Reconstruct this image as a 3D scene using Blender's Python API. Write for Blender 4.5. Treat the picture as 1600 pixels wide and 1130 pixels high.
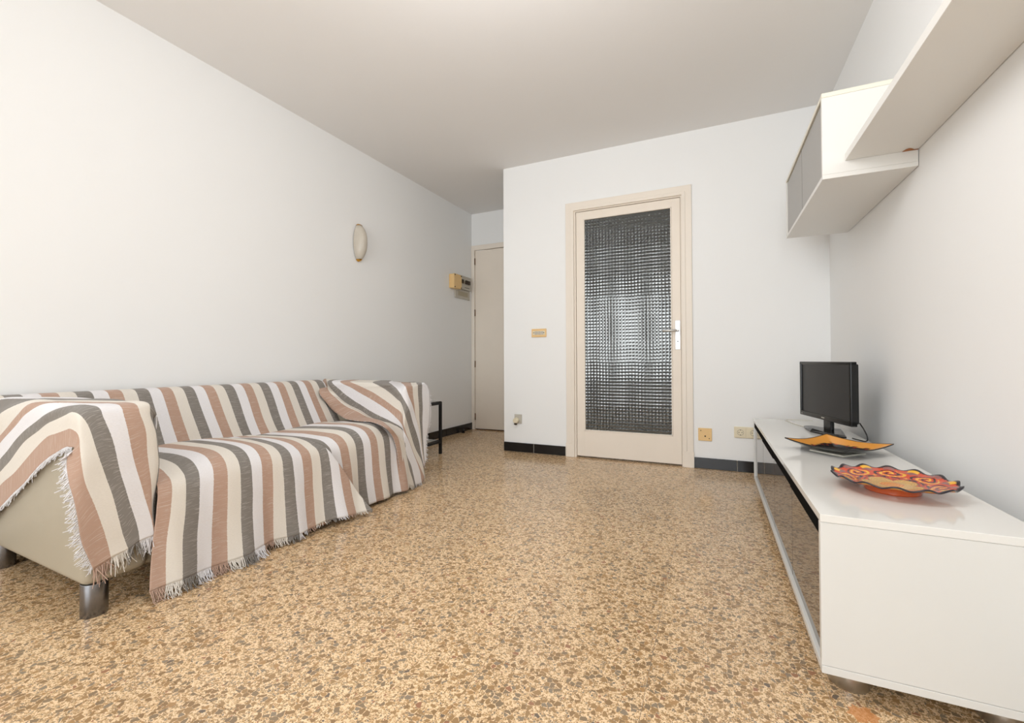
import bpy, bmesh, math, random
from mathutils import Vector, Matrix, noise
random.seed(7)
for o in list(bpy.data.objects): bpy.data.objects.remove(o)
S = bpy.context.scene; COL = S.collection
# ---------------------------------------------------------------- camera
FPX, YAW, PIT, ROLL, CYP, H = 684.896, .429, .0131, -.0035, 554.44, .8
r0 = Vector((math.cos(YAW), math.sin(YAW), 0)); f0 = Vector((-math.sin(YAW), math.cos(YAW), 0)); Z = Vector((0, 0, 1))
FW = f0*math.cos(PIT)+Z*math.sin(PIT); UP = -f0*math.sin(PIT)+Z*math.cos(PIT)
RT = r0*math.cos(ROLL)+UP*math.sin(ROLL); UP2 = UP*math.cos(ROLL)-r0*math.sin(ROLL)
cam = bpy.data.cameras.new('camera'); camo = bpy.data.objects.new('camera', cam); COL.objects.link(camo)
cam.sensor_width = 36; cam.lens = FPX/1600*36; cam.shift_y = -(565-CYP)/1600; cam.clip_start = .02
camo.matrix_world = Matrix(((RT.x, UP2.x, -FW.x, 0), (RT.y, UP2.y, -FW.y, 0), (RT.z, UP2.z, -FW.z, H), (0, 0, 0, 1)))
S.camera = camo
# ---------------------------------------------------------------- world, daylight, exposure
w = bpy.data.worlds.new('sky'); S.world = w; w.use_nodes = True
bg = w.node_tree.nodes['Background']; bg.inputs[0].default_value = (.93, .97, 1, 1); bg.inputs[1].default_value = 1.6
def area(name, loc, rot, sx, sy, power, col=(.89, .955, 1)):
    l = bpy.data.lights.new(name, 'AREA'); l.shape = 'RECTANGLE'; l.size = sx; l.size_y = sy; l.energy = power; l.color = col
    o = bpy.data.objects.new(name, l); COL.objects.link(o); o.location = loc; o.rotation_euler = rot; return o
YB = -3.6                                   # wall behind the camera, with the wide balcony window
area('window_daylight', (-.95, YB-.12, 1.25), (math.radians(90), 0, 0), 3.0, 2.2, 94)
pl_ = bpy.data.lights.new('added_fill_light', 'POINT'); pl_.energy = 34; pl_.shadow_soft_size = .3; pl_.color = (.98, .988, 1)  # unseen point light added to even out the room's brightness, no lamp modelled
plo = bpy.data.objects.new('added_fill_light', pl_); COL.objects.link(plo); plo.location = (-.6, 1.0, 2.02)
S.view_settings.view_transform = 'Standard'; S.view_settings.look = 'None'
S.view_settings.exposure = 0.0; S.view_settings.gamma = 1.0; S.view_settings.use_curve_mapping = False
# ---------------------------------------------------------------- helpers
def lin(r, g, b):
    f = lambda c: (c/12.92 if c <= .04045 else ((c+.055)/1.055)**2.4)
    return (f(r/255), f(g/255), f(b/255), 1)
class NT:
    def __init__(s, name):
        s.m = bpy.data.materials.new(name); s.m.use_nodes = True; s.t = s.m.node_tree; s.b = s.t.nodes['Principled BSDF']
    def n(s, typ, **kw):
        x = s.t.nodes.new(typ)
        for k, v in kw.items(): setattr(x, k, v)
        return x
    def l(s, a, b): s.t.links.new(a, b)
    def math(s, op, a, b=None, clamp=False):
        x = s.n('ShaderNodeMath', operation=op, use_clamp=clamp)
        for i, v in enumerate((a, b)):
            if v is None: continue
            if isinstance(v, (int, float)): x.inputs[i].default_value = v
            else: s.l(v, x.inputs[i])
        return x.outputs[0]
    def mix(s, f, a, b):
        x = s.n('ShaderNodeMix', data_type='RGBA')
        for i, v in ((0, f), (6, a), (7, b)):
            if isinstance(v, (int, float)): x.inputs[i].default_value = v
            elif isinstance(v, tuple): x.inputs[i].default_value = v
            else: s.l(v, x.inputs[i])
        return x.outputs[2]
    def bump(s, h, strength=.2, dist=.002):
        x = s.n('ShaderNodeBump'); x.inputs['Strength'].default_value = strength; x.inputs['Distance'].default_value = dist
        s.l(h, x.inputs['Height']); s.l(x.outputs[0], s.b.inputs['Normal'])
    def noise(s, scale, detail=2, vec=None, rough=.5):
        x = s.n('ShaderNodeTexNoise'); x.inputs['Scale'].default_value = scale; x.inputs['Detail'].default_value = detail; x.inputs['Roughness'].default_value = rough
        if vec is not None: s.l(vec, x.inputs['Vector'])
        return x.outputs[0]
    def pos(s): return s.n('ShaderNodeNewGeometry').outputs['Position']
def plain(name, col, rough=.5, metal=0, spec=.5, coat=0, vary=.04, nscale=8, bump=0, bscale=60):
    t = NT(name); b = t.b
    n = t.noise(nscale, 3, t.pos())
    c2 = tuple(min(1, c*(1-vary*2.0)) for c in col[:3])+(1,); c1 = tuple(min(1, c*(1+vary*.6)) for c in col[:3])+(1,)
    t.l(t.mix(n, c1, c2), b.inputs['Base Color'])
    b.inputs['Roughness'].default_value = rough; b.inputs['Metallic'].default_value = metal
    b.inputs['Specular IOR Level'].default_value = spec; b.inputs['Coat Weight'].default_value = coat; b.inputs['Coat Roughness'].default_value = .06
    if bump: t.bump(t.noise(bscale, 3, t.pos()), bump, .002)
    return t.m
def mesh_obj(name, verts, faces, mat, parent=None, smooth=False, uvs=None):
    me = bpy.data.meshes.new(name); me.from_pydata([tuple(v) for v in verts], [], faces); me.update()
    if mat: me.materials.append(mat)
    if smooth:
        for p in me.polygons: p.use_smooth = True
    if uvs:
        ul = me.uv_layers.new(name='uv')
        for lp in me.loops: ul.data[lp.index].uv = uvs[lp.vertex_index]
    o = bpy.data.objects.new(name, me); COL.objects.link(o)
    if parent: o.parent = parent
    return o
def bm_obj(name, bm, mat, parent=None, smooth=False):
    bmesh.ops.recalc_face_normals(bm, faces=bm.faces)
    me = bpy.data.meshes.new(name); bm.to_mesh(me); bm.free()
    if mat: me.materials.append(mat)
    if smooth:
        for p in me.polygons: p.use_smooth = True
    o = bpy.data.objects.new(name, me); COL.objects.link(o)
    if parent: o.parent = parent
    return o
def abox(bm, a, b, bev=0, seg=2):
    c = [(a[i]+b[i])/2 for i in range(3)]; s = [abs(b[i]-a[i]) for i in range(3)]
    r = bmesh.ops.create_cube(bm, size=1, matrix=Matrix.Translation(c) @ Matrix.Diagonal((*s, 1)))
    if bev:
        es = {e for v in r['verts'] for e in v.link_edges}
        bmesh.ops.bevel(bm, geom=list(es), offset=bev, segments=seg, profile=.5, affect='EDGES')
def box(name, a, b, mat, parent=None, bev=0, seg=2, smooth=False):
    bm = bmesh.new(); abox(bm, a, b, bev, seg); return bm_obj(name, bm, mat, parent, smooth)
def acyl(bm, p0, p1, r, seg=24, r2=None, bev=0):
    p0 = Vector(p0); p1 = Vector(p1); d = p1-p0
    M = Matrix.Translation((p0+p1)/2) @ d.to_track_quat('Z', 'Y').to_matrix().to_4x4()
    q = bmesh.ops.create_cone(bm, cap_ends=True, segments=seg, radius1=r, radius2=r if r2 is None else r2, depth=d.length, matrix=M)
    if bev:
        es = {e for v in q['verts'] for e in v.link_edges if any(len(f.verts) > 4 for f in e.link_faces)}
        bmesh.ops.bevel(bm, geom=list(es), offset=bev, segments=2, profile=.5, affect='EDGES')
def cyl(name, p0, p1, r, mat, parent=None, seg=24, r2=None, bev=0, smooth=True):
    bm = bmesh.new(); acyl(bm, p0, p1, r, seg, r2, bev); o = bm_obj(name, bm, mat, parent)
    if smooth:
        for p in o.data.polygons: p.use_smooth = len(p.vertices) <= 4
    return o
def tube(name, pts, r, mat, parent=None, seg=8, res=6):
    P = crom([Vector(p) for p in pts], res); vs = []; fs = []
    for i, p in enumerate(P):
        d = (P[min(i+1, len(P)-1)]-P[max(i-1, 0)]).normalized(); a = d.orthogonal().normalized() if abs(d.z) > .9 else d.cross(Z).normalized(); b = d.cross(a)
        for k in range(seg):
            t = 2*math.pi*k/seg; vs.append(p+a*r*math.cos(t)+b*r*math.sin(t))
    for i in range(len(P)-1):
        for k in range(seg): fs.append((i*seg+k, i*seg+(k+1) % seg, (i+1)*seg+(k+1) % seg, (i+1)*seg+k))
    fs.append(tuple(range(seg))[::-1]); fs.append(tuple((len(P)-1)*seg+k for k in range(seg)))
    return mesh_obj(name, vs, fs, mat, parent, True)
def crom(P, res):
    out = []
    for i in range(len(P)-1):
        a = P[max(i-1, 0)]; b = P[i]; c = P[i+1]; d = P[min(i+2, len(P)-1)]
        for k in range(res):
            t = k/res; out.append(.5*((2*b)+(c-a)*t+(2*a-5*b+4*c-d)*t*t+(3*b-a-3*c+d)*t**3))
    out.append(P[-1].copy()); return out
def empty(name, loc=(0, 0, 0), rz=0):
    o = bpy.data.objects.new(name, None); COL.objects.link(o); o.location = loc; o.rotation_euler = (0, 0, rz); o.empty_display_size = .05; return o
def tag(o, label, cat, group=None):
    o['label'] = label; o['category'] = cat
    if group: o['group'] = group
    return o
def struct(o, label=None, cat=None):
    o['kind'] = 'structure'
    if label: o['label'] = label
    if cat: o['category'] = cat
    return o
def copy(o, parent, loc=None):
    c = o.copy(); COL.objects.link(c); c.parent = parent
    if loc is not None: c.location = loc
    return c
# ---------------------------------------------------------------- measured room (metres)
D, D2, XR, XP, CE = 3.5286, 4.469, .7148, -1.6928, 2.5173
XL = lambda y: -2.6734+.0251*y
YN = 6.0
# ---------------------------------------------------------------- materials
M = {}
M['wall'] = plain('white_wall_paint', lin(246, 246, 245), .75, spec=.25, vary=.008, nscale=2, bump=.06, bscale=25)
M['ceiling'] = plain('ceiling_paint', lin(242, 240, 238), .85, spec=.2, vary=.008, nscale=2)
M['door'] = plain('cream_door_paint', lin(242, 231, 217), .42, spec=.4, vary=.02, nscale=5)
M['frame'] = plain('cream_frame_paint', lin(242, 232, 219), .42, spec=.4, vary=.02, nscale=5)
M['tileb'] = plain('black_glazed_tile', lin(30, 30, 32), .16, spec=.5, vary=.25, nscale=10)
M['grout'] = plain('pale_grout', lin(205, 195, 180), .9, vary=.05)
M['white'] = plain('white_laminate', lin(234, 232, 227), .09, spec=.45, vary=.012, nscale=3)
M['edge'] = plain('cream_edge_band', lin(238, 233, 217), .35, vary=.01)
M['whitem'] = plain('white_laminate_satin', lin(226, 225, 221), .3, spec=.4, vary=.012, nscale=3)
M['wallw'] = plain('lightened_wall_unit_laminate', lin(234, 232, 227), .3, spec=.4, vary=.01, nscale=3)  # same laminate as the cabinet's, lightened to put missing light into the colour
M['black'] = plain('black_plastic', lin(14, 14, 15), .22, spec=.5, vary=.1)
M['blackm'] = plain('black_matte_metal', lin(22, 22, 23), .45, spec=.4, vary=.1)
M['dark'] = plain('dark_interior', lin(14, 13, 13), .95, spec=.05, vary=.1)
M['screen'] = plain('matt_screen', lin(34, 34, 35), .34, spec=.5, vary=.02)
M['steel'] = plain('brushed_steel', lin(190, 188, 184), .3, metal=1, vary=.06, nscale=30)
M['dsteel'] = plain('dark_chrome', lin(135, 135, 138), .27, metal=1, vary=.15, nscale=25)
M['alu'] = plain('white_anodised_plate', lin(235, 238, 242), .25, metal=.3, vary=.01)
M['brass'] = plain('polished_brass', lin(214, 160, 70), .2, metal=1, vary=.05)
M['beige'] = plain('aged_beige_plastic', lin(238, 200, 140), .4, vary=.03, nscale=40)
M['ivory'] = plain('ivory_plastic', lin(236, 224, 196), .35, vary=.02)
M['greyp'] = plain('grey_plastic', lin(196, 190, 178), .45, vary=.03)
M['greyd'] = plain('grey_window_plastic', lin(176, 165, 140), .35, vary=.05)
M['hole'] = plain('socket_hole', lin(60, 48, 36), .7, vary=.05)
M['sofa'] = plain('cream_sofa_leatherette', lin(178, 168, 149), .5, spec=.35, vary=.035, nscale=4, bump=.15, bscale=180)
M['hinge'] = plain('brown_hinge', lin(120, 88, 60), .4, metal=.6, vary=.1)
M['chip'] = plain('bare_chipboard', lin(180, 120, 78), .9, vary=.15, nscale=200)
M['gdoor'] = plain('grey_lacquer_door', lin(158, 154, 149), .3, spec=.45, vary=.02, nscale=3)
M['cable'] = plain('white_cable', lin(225, 220, 208), .5)
def glass_mat(name, col, rough=.02, ior=1.5):
    t = NT(name); t.b.inputs['Base Color'].default_value = col; t.b.inputs['Roughness'].default_value = rough
    t.b.inputs['Transmission Weight'].default_value = 1; t.b.inputs['IOR'].default_value = ior; return t.m
M['relief'] = glass_mat('pressed_relief_glass', (.64, .65, .635, 1), .10)
M['tglass'] = glass_mat('clear_table_glass', (.9, .95, .93, 1), .02, 1.45)
t = NT('tinted_door_glass'); t.b.inputs['Base Color'].default_value = lin(92, 80, 70); t.b.inputs['Roughness'].default_value = .03
t.b.inputs['IOR'].default_value = 1.75; t.l(t.mix(t.noise(3, 2, t.pos()), lin(92, 81, 71), lin(84, 74, 65)), t.b.inputs['Base Color']); M['tint'] = t.m
t = NT('frosted_alabaster_glass'); n = t.noise(14, 3, t.pos()); t.l(t.mix(n, lin(208, 200, 187), lin(188, 179, 165)), t.b.inputs['Base Color'])
t.b.inputs['Roughness'].default_value = .3; t.b.inputs['Subsurface Weight'].default_value = .15; t.b.inputs['Subsurface Radius'].default_value = (.02, .02, .02); M['frost'] = t.m
# terrazzo: angular chips of three sizes in a sandy binder
def terrazzo():
    t = NT('terrazzo'); oi = t.n('ShaderNodeObjectInfo')
    cb = t.n('ShaderNodeCombineXYZ'); t.l(t.math('MULTIPLY', oi.outputs['Random'], 37.0), cb.inputs[0]); t.l(t.math('MULTIPLY', oi.outputs['Random'], 91.0), cb.inputs[1])
    ad = t.n('ShaderNodeVectorMath', operation='ADD'); t.l(t.pos(), ad.inputs[0]); t.l(cb.outputs[0], ad.inputs[1])
    flat = t.n('ShaderNodeVectorMath', operation='MULTIPLY'); t.l(ad.outputs[0], flat.inputs[0]); flat.inputs[1].default_value = (1, 1, 0); P = flat.outputs[0]
    wn = t.n('ShaderNodeTexNoise'); wn.inputs['Scale'].default_value = 110; wn.inputs['Detail'].default_value = 2; t.l(P, wn.inputs['Vector'])
    sc = t.n('ShaderNodeVectorMath', operation='MULTIPLY_ADD'); t.l(wn.outputs['Color'], sc.inputs[0]); sc.inputs[1].default_value = (.005, .005, 0); t.l(P, sc.inputs[2]); P2 = sc.outputs[0]
    col = t.mix(t.noise(6, 3, P), lin(242, 214, 176), lin(234, 204, 164))
    def layer(col, scale, keep, edge, pal):
        v = t.n('ShaderNodeTexVoronoi', voronoi_dimensions='2D', feature='F1'); v.inputs['Scale'].default_value = scale; t.l(P2, v.inputs['Vector'])
        e = t.n('ShaderNodeTexVoronoi', voronoi_dimensions='2D', feature='DISTANCE_TO_EDGE'); e.inputs['Scale'].default_value = scale; t.l(P2, e.inputs['Vector'])
        sp = t.n('ShaderNodeSeparateColor'); t.l(v.outputs['Color'], sp.inputs[0])
        on = t.math('LESS_THAN', sp.outputs[0], keep)
        thr = t.math('MULTIPLY_ADD', sp.outputs[1], edge); t.t.nodes[-1].inputs[2].default_value = edge*.55
        ins = t.math('GREATER_THAN', e.outputs['Distance'], thr)
        rp = t.n('ShaderNodeValToRGB'); rp.color_ramp.interpolation = 'CONSTANT'; el = rp.color_ramp.elements
        for i, (p, c) in enumerate(pal):
            x = el[i] if i < 2 else el.new(p)
            x.position = p; x.color = lin(*c)
        t.l(sp.outputs[2], rp.inputs[0])
        return t.mix(t.math('MULTIPLY', on, ins), col, rp.outputs[0])
    pal = [(0, (176, 143, 103)), (.3, (160, 129, 93)), (.55, (152, 130, 104)), (.74, (186, 148, 104)), (.87, (150, 133, 112)), (.96, (166, 120, 92)), (.98, (118, 108, 98))]
    pal2 = [(0, (166, 133, 94)), (.3, (150, 120, 86)), (.55, (143, 122, 97)), (.76, (178, 140, 97)), (.88, (146, 130, 110)), (.965, (162, 118, 90)), (.985, (118, 103, 90))]
    col = layer(col, 330, .50, .10, [(0, (196, 158, 114)), (.4, (178, 140, 98)), (.75, (205, 165, 118))])
    col = layer(col, 185, .50, .10, pal)
    col = layer(col, 74, .34, .085, pal2)
    hs = t.n('ShaderNodeHueSaturation'); t.l(col, hs.inputs['Color']); t.l(t.math('MULTIPLY_ADD', oi.outputs['Random'], .10), hs.inputs['Value']); t.t.nodes[-1].inputs[2].default_value = 1.0
    dn = t.n('ShaderNodeVectorMath', operation='DISTANCE'); t.l(t.pos(), dn.inputs[0]); dn.inputs[1].default_value = (.302, 1.235, 0)   # rust-coloured repair beside the cabinet leg
    st = t.math('LESS_THAN', t.math('ADD', dn.outputs['Value'], t.math('MULTIPLY', t.noise(60, 2, t.pos()), .05)), .052)
    t.l(t.mix(t.math('MULTIPLY', st, .75), hs.outputs[0], lin(214, 142, 84)), t.b.inputs['Base Color'])
    t.l(t.math('MULTIPLY_ADD', t.noise(5, 3, P), .12), t.b.inputs['Roughness']); t.t.nodes[-1].inputs[2].default_value = .13
    t.b.inputs['Specular IOR Level'].default_value = .42
    return t.m
M['terrazzo'] = terrazzo()
# striped hand-woven cotton: uv.x counts stripe periods (brown, cream, grey, white), uv.y runs along the stripe in metres
def weave():
    t = NT('striped_cotton_throw'); uv = t.n('ShaderNodeUVMap').outputs[0]; sp = t.n('ShaderNodeSeparateXYZ'); t.l(uv, sp.inputs[0])
    wob = t.math('MULTIPLY', t.math('SUBTRACT', t.noise(140, 2, uv), .5), .018)
    fr = t.math('FRACT', t.math('ADD', sp.outputs[0], wob))
    rp = t.n('ShaderNodeValToRGB'); rp.color_ramp.interpolation = 'CONSTANT'; el = rp.color_ramp.elements
    cols = [lin(192, 160, 141), lin(236, 229, 218), lin(137, 132, 126), lin(242, 240, 242)]
    for i, c in enumerate(cols):
        x = el[i] if i < 2 else el.new(i*.25)
        x.position = i*.25; x.color = c
    t.l(fr, rp.inputs[0])
    mp = t.n('ShaderNodeMapping'); mp.inputs['Scale'].default_value = (3.4, 560, 1); t.l(uv, mp.inputs[0])
    slub = t.math('GREATER_THAN', t.noise(1, 2, mp.outputs[0]), .615)
    mp2 = t.n('ShaderNodeMapping'); mp2.inputs['Scale'].default_value = (24, 700, 1); t.l(uv, mp2.inputs[0]); fine = t.noise(1, 1, mp2.outputs[0])
    col = t.mix(t.math('MULTIPLY', slub, .36), rp.outputs[0], lin(238, 230, 222))
    col = t.mix(t.math('MULTIPLY', fine, .22), col, lin(120, 105, 95))
    t.l(col, t.b.inputs['Base Color']); t.b.inputs['Roughness'].default_value = .95; t.b.inputs['Specular IOR Level'].default_value = .1
    t.b.inputs['Sheen Weight'].default_value = .15
    t.bump(fine, .35, .0015); return t.m
M['weave'] = weave()
t = NT('painted_glaze'); vc = t.n('ShaderNodeVertexColor', layer_name='col'); t.l(vc.outputs[0], t.b.inputs['Base Color']); t.b.inputs['Roughness'].default_value = .18; M['glaze'] = t.m
# ---------------------------------------------------------------- floor of terrazzo tiles
fl = struct(box('floor', (-2.85, YB, -.05), (.9, YN, -.0015), M['grout']), 'speckled beige terrazzo tile floor', 'floor')
T = .40; gx, gy = -.155, 1.452
bm = bmesh.new(); abox(bm, (-T/2+.0005, -T/2+.0005, -.02), (T/2-.0005, T/2-.0005, 0)); proto = None
for i in range(-7, 3):
    for j in range(-14, 9):
        c = (gx+(i+.5)*T, gy+(j+.5)*T, 0)
        if c[0] < -2.9 or c[0] > .95 or c[1] < YB-.1 or c[1] > 4.8: continue
        if proto is None: proto = bm_obj('tile', bm, M['terrazzo'], fl); proto.location = c
        else: copy(proto, fl, c)
# ---------------------------------------------------------------- walls and ceiling
struct(box('ceiling', (-2.9, YB-.2, CE), (1.0, YN, CE+.1), M['ceiling']), 'flat white ceiling', 'ceiling')
def prism(name, poly, z0, z1, mat):
    n = len(poly); vs = [(x, y, z0) for x, y in poly]+[(x, y, z1) for x, y in poly]
    fs = [tuple(range(n))[::-1], tuple(range(n, 2*n))]+[(i, (i+1) % n, n+(i+1) % n, n+i) for i in range(n)]
    return mesh_obj(name, vs, fs, mat)
struct(prism('wall_left', [(XL(YB)-.15, YB), (XL(YB), YB), (XL(D2), D2), (XL(D2)-.15, D2)], -.05, CE, M['wall']), 'long plain white wall behind the sofa', 'wall')
struct(box('wall_right', (XR, YB, -.05), (XR+.15, D+.1, CE), M['wall']), 'white wall behind the television cabinet', 'wall')
bm = bmesh.new(); DX0, DX1, DZ = -1.06, -.185, 2.06        # back wall with the opening for the glazed door
abox(bm, (XP, D, -.05), (DX0, D+.1, CE)); abox(bm, (DX1, D, -.05), (XR, D+.1, CE)); abox(bm, (DX0, D, DZ), (DX1, D+.1, CE))
struct(bm_obj('wall_back', bm, M['wall']), 'white wall around the glazed door', 'wall')
struct(box('wall_partition', (XP, D+.1, -.05), (XP+.1, D2+.1, CE), M['wall']), 'white return wall of the entrance recess', 'wall')
bm = bmesh.new(); abox(bm, (-2.8, D2, -.05), (-2.545, D2+.1, CE)); abox(bm, (-2.545, D2, 2.11), (XP, D2+.1, CE))
struct(bm_obj('wall_entrance', bm, M['wall']), 'white wall above the entrance door', 'wall')
bm = bmesh.new()                                            # wall behind the camera with a wide balcony opening
abox(bm, (-2.9, YB-.12, -.05), (-2.45, YB, CE)); abox(bm, (.55, YB-.12, -.05), (.9, YB, CE)); abox(bm, (-2.45, YB-.12, 2.35), (.55, YB, CE)); abox(bm, (-2.45, YB-.12, -.05), (.55, YB, .15))
struct(bm_obj('wall_rear', bm, M['wall']), 'white wall around the balcony window', 'wall')
wn = struct(empty('window_1', (0, YB, 0)), 'wide white framed balcony window', 'window')
for x in (-2.45, -1.47, -.49, .49): box('mullion', (x, -.09, .15), (x+.06, -.03, 2.35), M['whitem'], wn, .004)
for z in (.15, 2.29): box('rail', (-2.45, -.09, z), (.55, -.03, z+.06), M['whitem'], wn, .004)
# small hall behind the glazed door, lit by a far opening added to brighten the glass
M['hallw'] = plain('hall_wall_paint', lin(205, 206, 205), .8, vary=.02)
bm = bmesh.new(); abox(bm, (-2.4, 5.6, -.05), (-1.8, 5.7, CE)); abox(bm, (-.25, 5.6, -.05), (XR+.1, 5.7, CE)); abox(bm, (-1.8, 5.6, -.05), (-.25, 5.7, .78)); abox(bm, (-1.8, 5.6, 1.62), (-.25, 5.7, CE))
for x in (-1.47, -1.0, -.58): abox(bm, (x, 5.6, .7), (x+.12, 5.7, 1.7))  # bars added to break up the bright opening behind the glass
abox(bm, (XP-.75, D2+.1, -.05), (XP-.65, 5.7, CE)); abox(bm, (XP-.65, D2+.1, -.05), (XP+.1, D2+.2, CE)); abox(bm, (XR, D+.1, -.05), (XR+.1, 5.6, CE))
struct(bm_obj('wall_hall', bm, M['hallw']), 'hall walls seen dimly through the glazed door', 'wall')
# ---------------------------------------------------------------- black tile skirting
def skirting(name, label, p0, p1, cuts, nrm):
    p0 = Vector((*p0, 0)); p1 = Vector((*p1, 0)); d = (p1-p0).normalized(); n = Vector((*nrm, 0)); L = (p1-p0).length
    def slab(nm, a, b, z0, z1, th, mat, par, bev):
        bm = bmesh.new(); abox(bm, (a, 0, z0), (b, th, z1), bev, 2)
        R = Matrix(((d.x, n.x, 0, p0.x), (d.y, n.y, 0, p0.y), (0, 0, 1, 0), (0, 0, 0, 1))); bm.transform(R); return bm_obj(nm, bm, mat, par)
    base = struct(slab(name, 0, L, .001, .079, .007, M['grout'], None, 0), label, 'skirting')
    cuts = [0]+cuts+[L]
    for a, b in zip(cuts[:-1], cuts[1:]): slab('tile', a+.0015, b-.0015, .002, .08, .011, M['tileb'], base, .0025)
ln = Vector((1, -.0251)).normalized()
l0 = (XL(2.3), 2.3)
skirting('baseboard_left', 'row of black glazed skirting tiles behind the sofa', (XL(.3), .3), (XL(D2), D2), [.25+.295*k+.14 for k in range(13)], ln)
skirting('baseboard_back', 'black skirting tiles left of the glazed door', (XP, D), (-1.122, D), [.285], (0, -1))
skirting('baseboard_right', 'black skirting tiles between glazed door and cabinet', (-.133, D), (XR, D), [.287, .585], (0, -1))
skirting('baseboard_side', 'black skirting tiles along the wall behind the cabinet', (XR, D-.012), (XR, .2), [.3*k for k in range(1, 11)], (-1, 0))
# ---------------------------------------------------------------- glazed door
d1 = struct(empty('door_1', (0, D, 0)), 'cream glazed door with gridded relief glass', 'door')
def casing(par, x0, x1, zt, wd):      # stepped casing round an opening, one board per side
    bm = bmesh.new(); abox(bm, (x0-wd, -.014, .115), (x0, 0, zt+wd), .003); abox(bm, (x0-.022, -.02, .115), (x0+.004, 0, zt+.02), .003); bm_obj('jamb_casing', bm, M['frame'], par)
    bm = bmesh.new(); abox(bm, (x1, -.014, .115), (x1+wd, 0, zt+wd), .003); abox(bm, (x1-.004, -.02, .115), (x1+.022, 0, zt+.02), .003); bm_obj('jamb_casing', bm, M['frame'], par)
    bm = bmesh.new(); abox(bm, (x0-wd+.001, -.0145, zt), (x1+wd-.001, 0, zt+wd-.001), .003); abox(bm, (x0-.021, -.0205, zt-.004), (x1+.021, 0, zt+.021), .003); bm_obj('head_casing', bm, M['frame'], par)
    box('plinth_block', (x0-wd-.004, -.018, 0), (x0+.002, 0, .116), M['frame'], par, .002); box('plinth_block', (x1-.002, -.018, 0), (x1+wd+.004, 0, .116), M['frame'], par, .002)
casing(d1, -1.045, -.2, 2.045, .067)
bm = bmesh.new(); abox(bm, (-1.06, -.002, 0), (-1.028, .1, 2.06)); abox(bm, (-.212, -.002, 0), (-.185, .1, 2.06)); abox(bm, (-1.028, -.002, 2.033), (-.212, .1, 2.06)); bm_obj('door_lining', bm, M['frame'], d1)
lx0, lx1, gx0, gx1, gz0, gz1 = -1.026, -.214, -.962, -.277, .222, 1.968
leaf = d1
box('stile', (lx0, .006, .012), (gx0, .046, 2.031), M['door'], leaf, .003); box('stile', (gx1, .006, .012), (lx1, .046, 2.031), M['door'], leaf, .003)
box('top_rail', (gx0-.002, .0065, gz1), (gx1+.002, .0455, 2.030), M['door'], leaf, .001); box('bottom_rail', (gx0-.002, .0065, .013), (gx1+.002, .0455, gz0), M['door'], leaf, .001)
for a, b in (((gx0, .002, gz0), (gx0+.008, .02, gz1)), ((gx1-.008, .002, gz0), (gx1, .02, gz1)), ((gx0, .002, gz0), (gx1, .02, gz0+.008)), ((gx0, .002, gz1-.008), (gx1, .02, gz1))): box('glazing_bead', a, b, M['frame'], leaf, .002)
nx, nz, q = 27, 68, 4; vs = []; fs = []; cw = (gx1-gx0)/nx; ch = (gz1-gz0)/nz      # grid of small pressed lenses
for j in range(nz*q+1):
    for i in range(nx*q+1):
        a = ((i % q)/q-.5)*2; b = ((j % q)/q-.5)*2; vs.append((gx0+i*cw/q, .026-.0062*(1-a*a)*(1-b*b), gz0+j*ch/q))
W_ = nx*q+1
for j in range(nz*q):
    for i in range(nx*q): fs.append((j*W_+i, j*W_+i+1, (j+1)*W_+i+1, (j+1)*W_+i))
k = len(vs); vs += [(gx0, .030, gz0), (gx1, .030, gz0), (gx1, .030, gz1), (gx0, .030, gz1)]; fs.append((k, k+3, k+2, k+1))
mesh_obj('glass_pane', vs, fs, M['relief'], leaf)['label'] = 'clear pressed glass in a grid of small raised squares'
hp = box('handle_plate', (-.254, .0, .879), (-.220, .008, 1.098), M['alu'], d1, .002)
bm = bmesh.new(); acyl(bm, (-.237, .004, 1.022), (-.237, -.045, 1.022), .009, 16, bev=.002); acyl(bm, (-.237, -.038, 1.022), (-.345, -.04, 1.02), .0085, 16, r2=.0075, bev=.003); hn = bm_obj('lever', bm, M['steel'], hp, True)
cyl('keyhole', (-.237, .001, .94), (-.237, -.002, .94), .005, M['hole'], hp, 12)
# ---------------------------------------------------------------- entrance door in the recess
d2 = struct(empty('door_2', (0, D2, 0)), 'plain cream entrance door in the recess', 'door')
box('jamb_casing', (-2.56, -.014, 0), (-2.519, .02, 2.142), M['frame'], d2, .003); box('head_casing', (-2.519, -.014, 2.086), (XP, .02, 2.142), M['frame'], d2, .003)
box('door_leaf', (-2.515, .004, .012), (XP+.02, .044, 2.082), M['door'], d2, .002)
for z in (1.956, 1.357, .76, .149): cyl('hinge', (-2.516, -.004, z-.038), (-2.516, -.004, z+.038), .006, M['hinge'], d2, 10)
box('threshold', (-2.515, .002, 0), (XP+.02, .06, .008), M['hinge'], d2)
# ---------------------------------------------------------------- television cabinet
cx0, cx1, cy0, cy1, cz0, cz1 = .2295, .636, 1.2586, 3.132, .0567, .4314
tc = tag(empty('television_cabinet', ((cx0+cx1)/2, (cy0+cy1)/2, 0)), 'long low white television cabinet with dark glass doors', 'cabinet')
off = Vector(tc.location)
def tbox(name, a, b, mat, par=tc, bev=.001):
    o = box(name, Vector(a)-off, Vector(b)-off, mat, par, bev, 1)
    return o
tbox('top_panel', (cx0, cy0, cz1-.018), (cx1, cy1, cz1), M['white'])
tbox('bottom_panel', (cx0, cy0, cz0), (cx1, cy1, cz0+.018), M['whitem'])
tbox('end_panel', (cx0, cy0+.0005, cz0+.0185), (cx1, cy0+.018, cz1-.0185), M['whitem']); tbox('end_panel', (cx0, cy1-.018, cz0+.0185), (cx1, cy1-.0005, cz1-.0185), M['whitem'])
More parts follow.
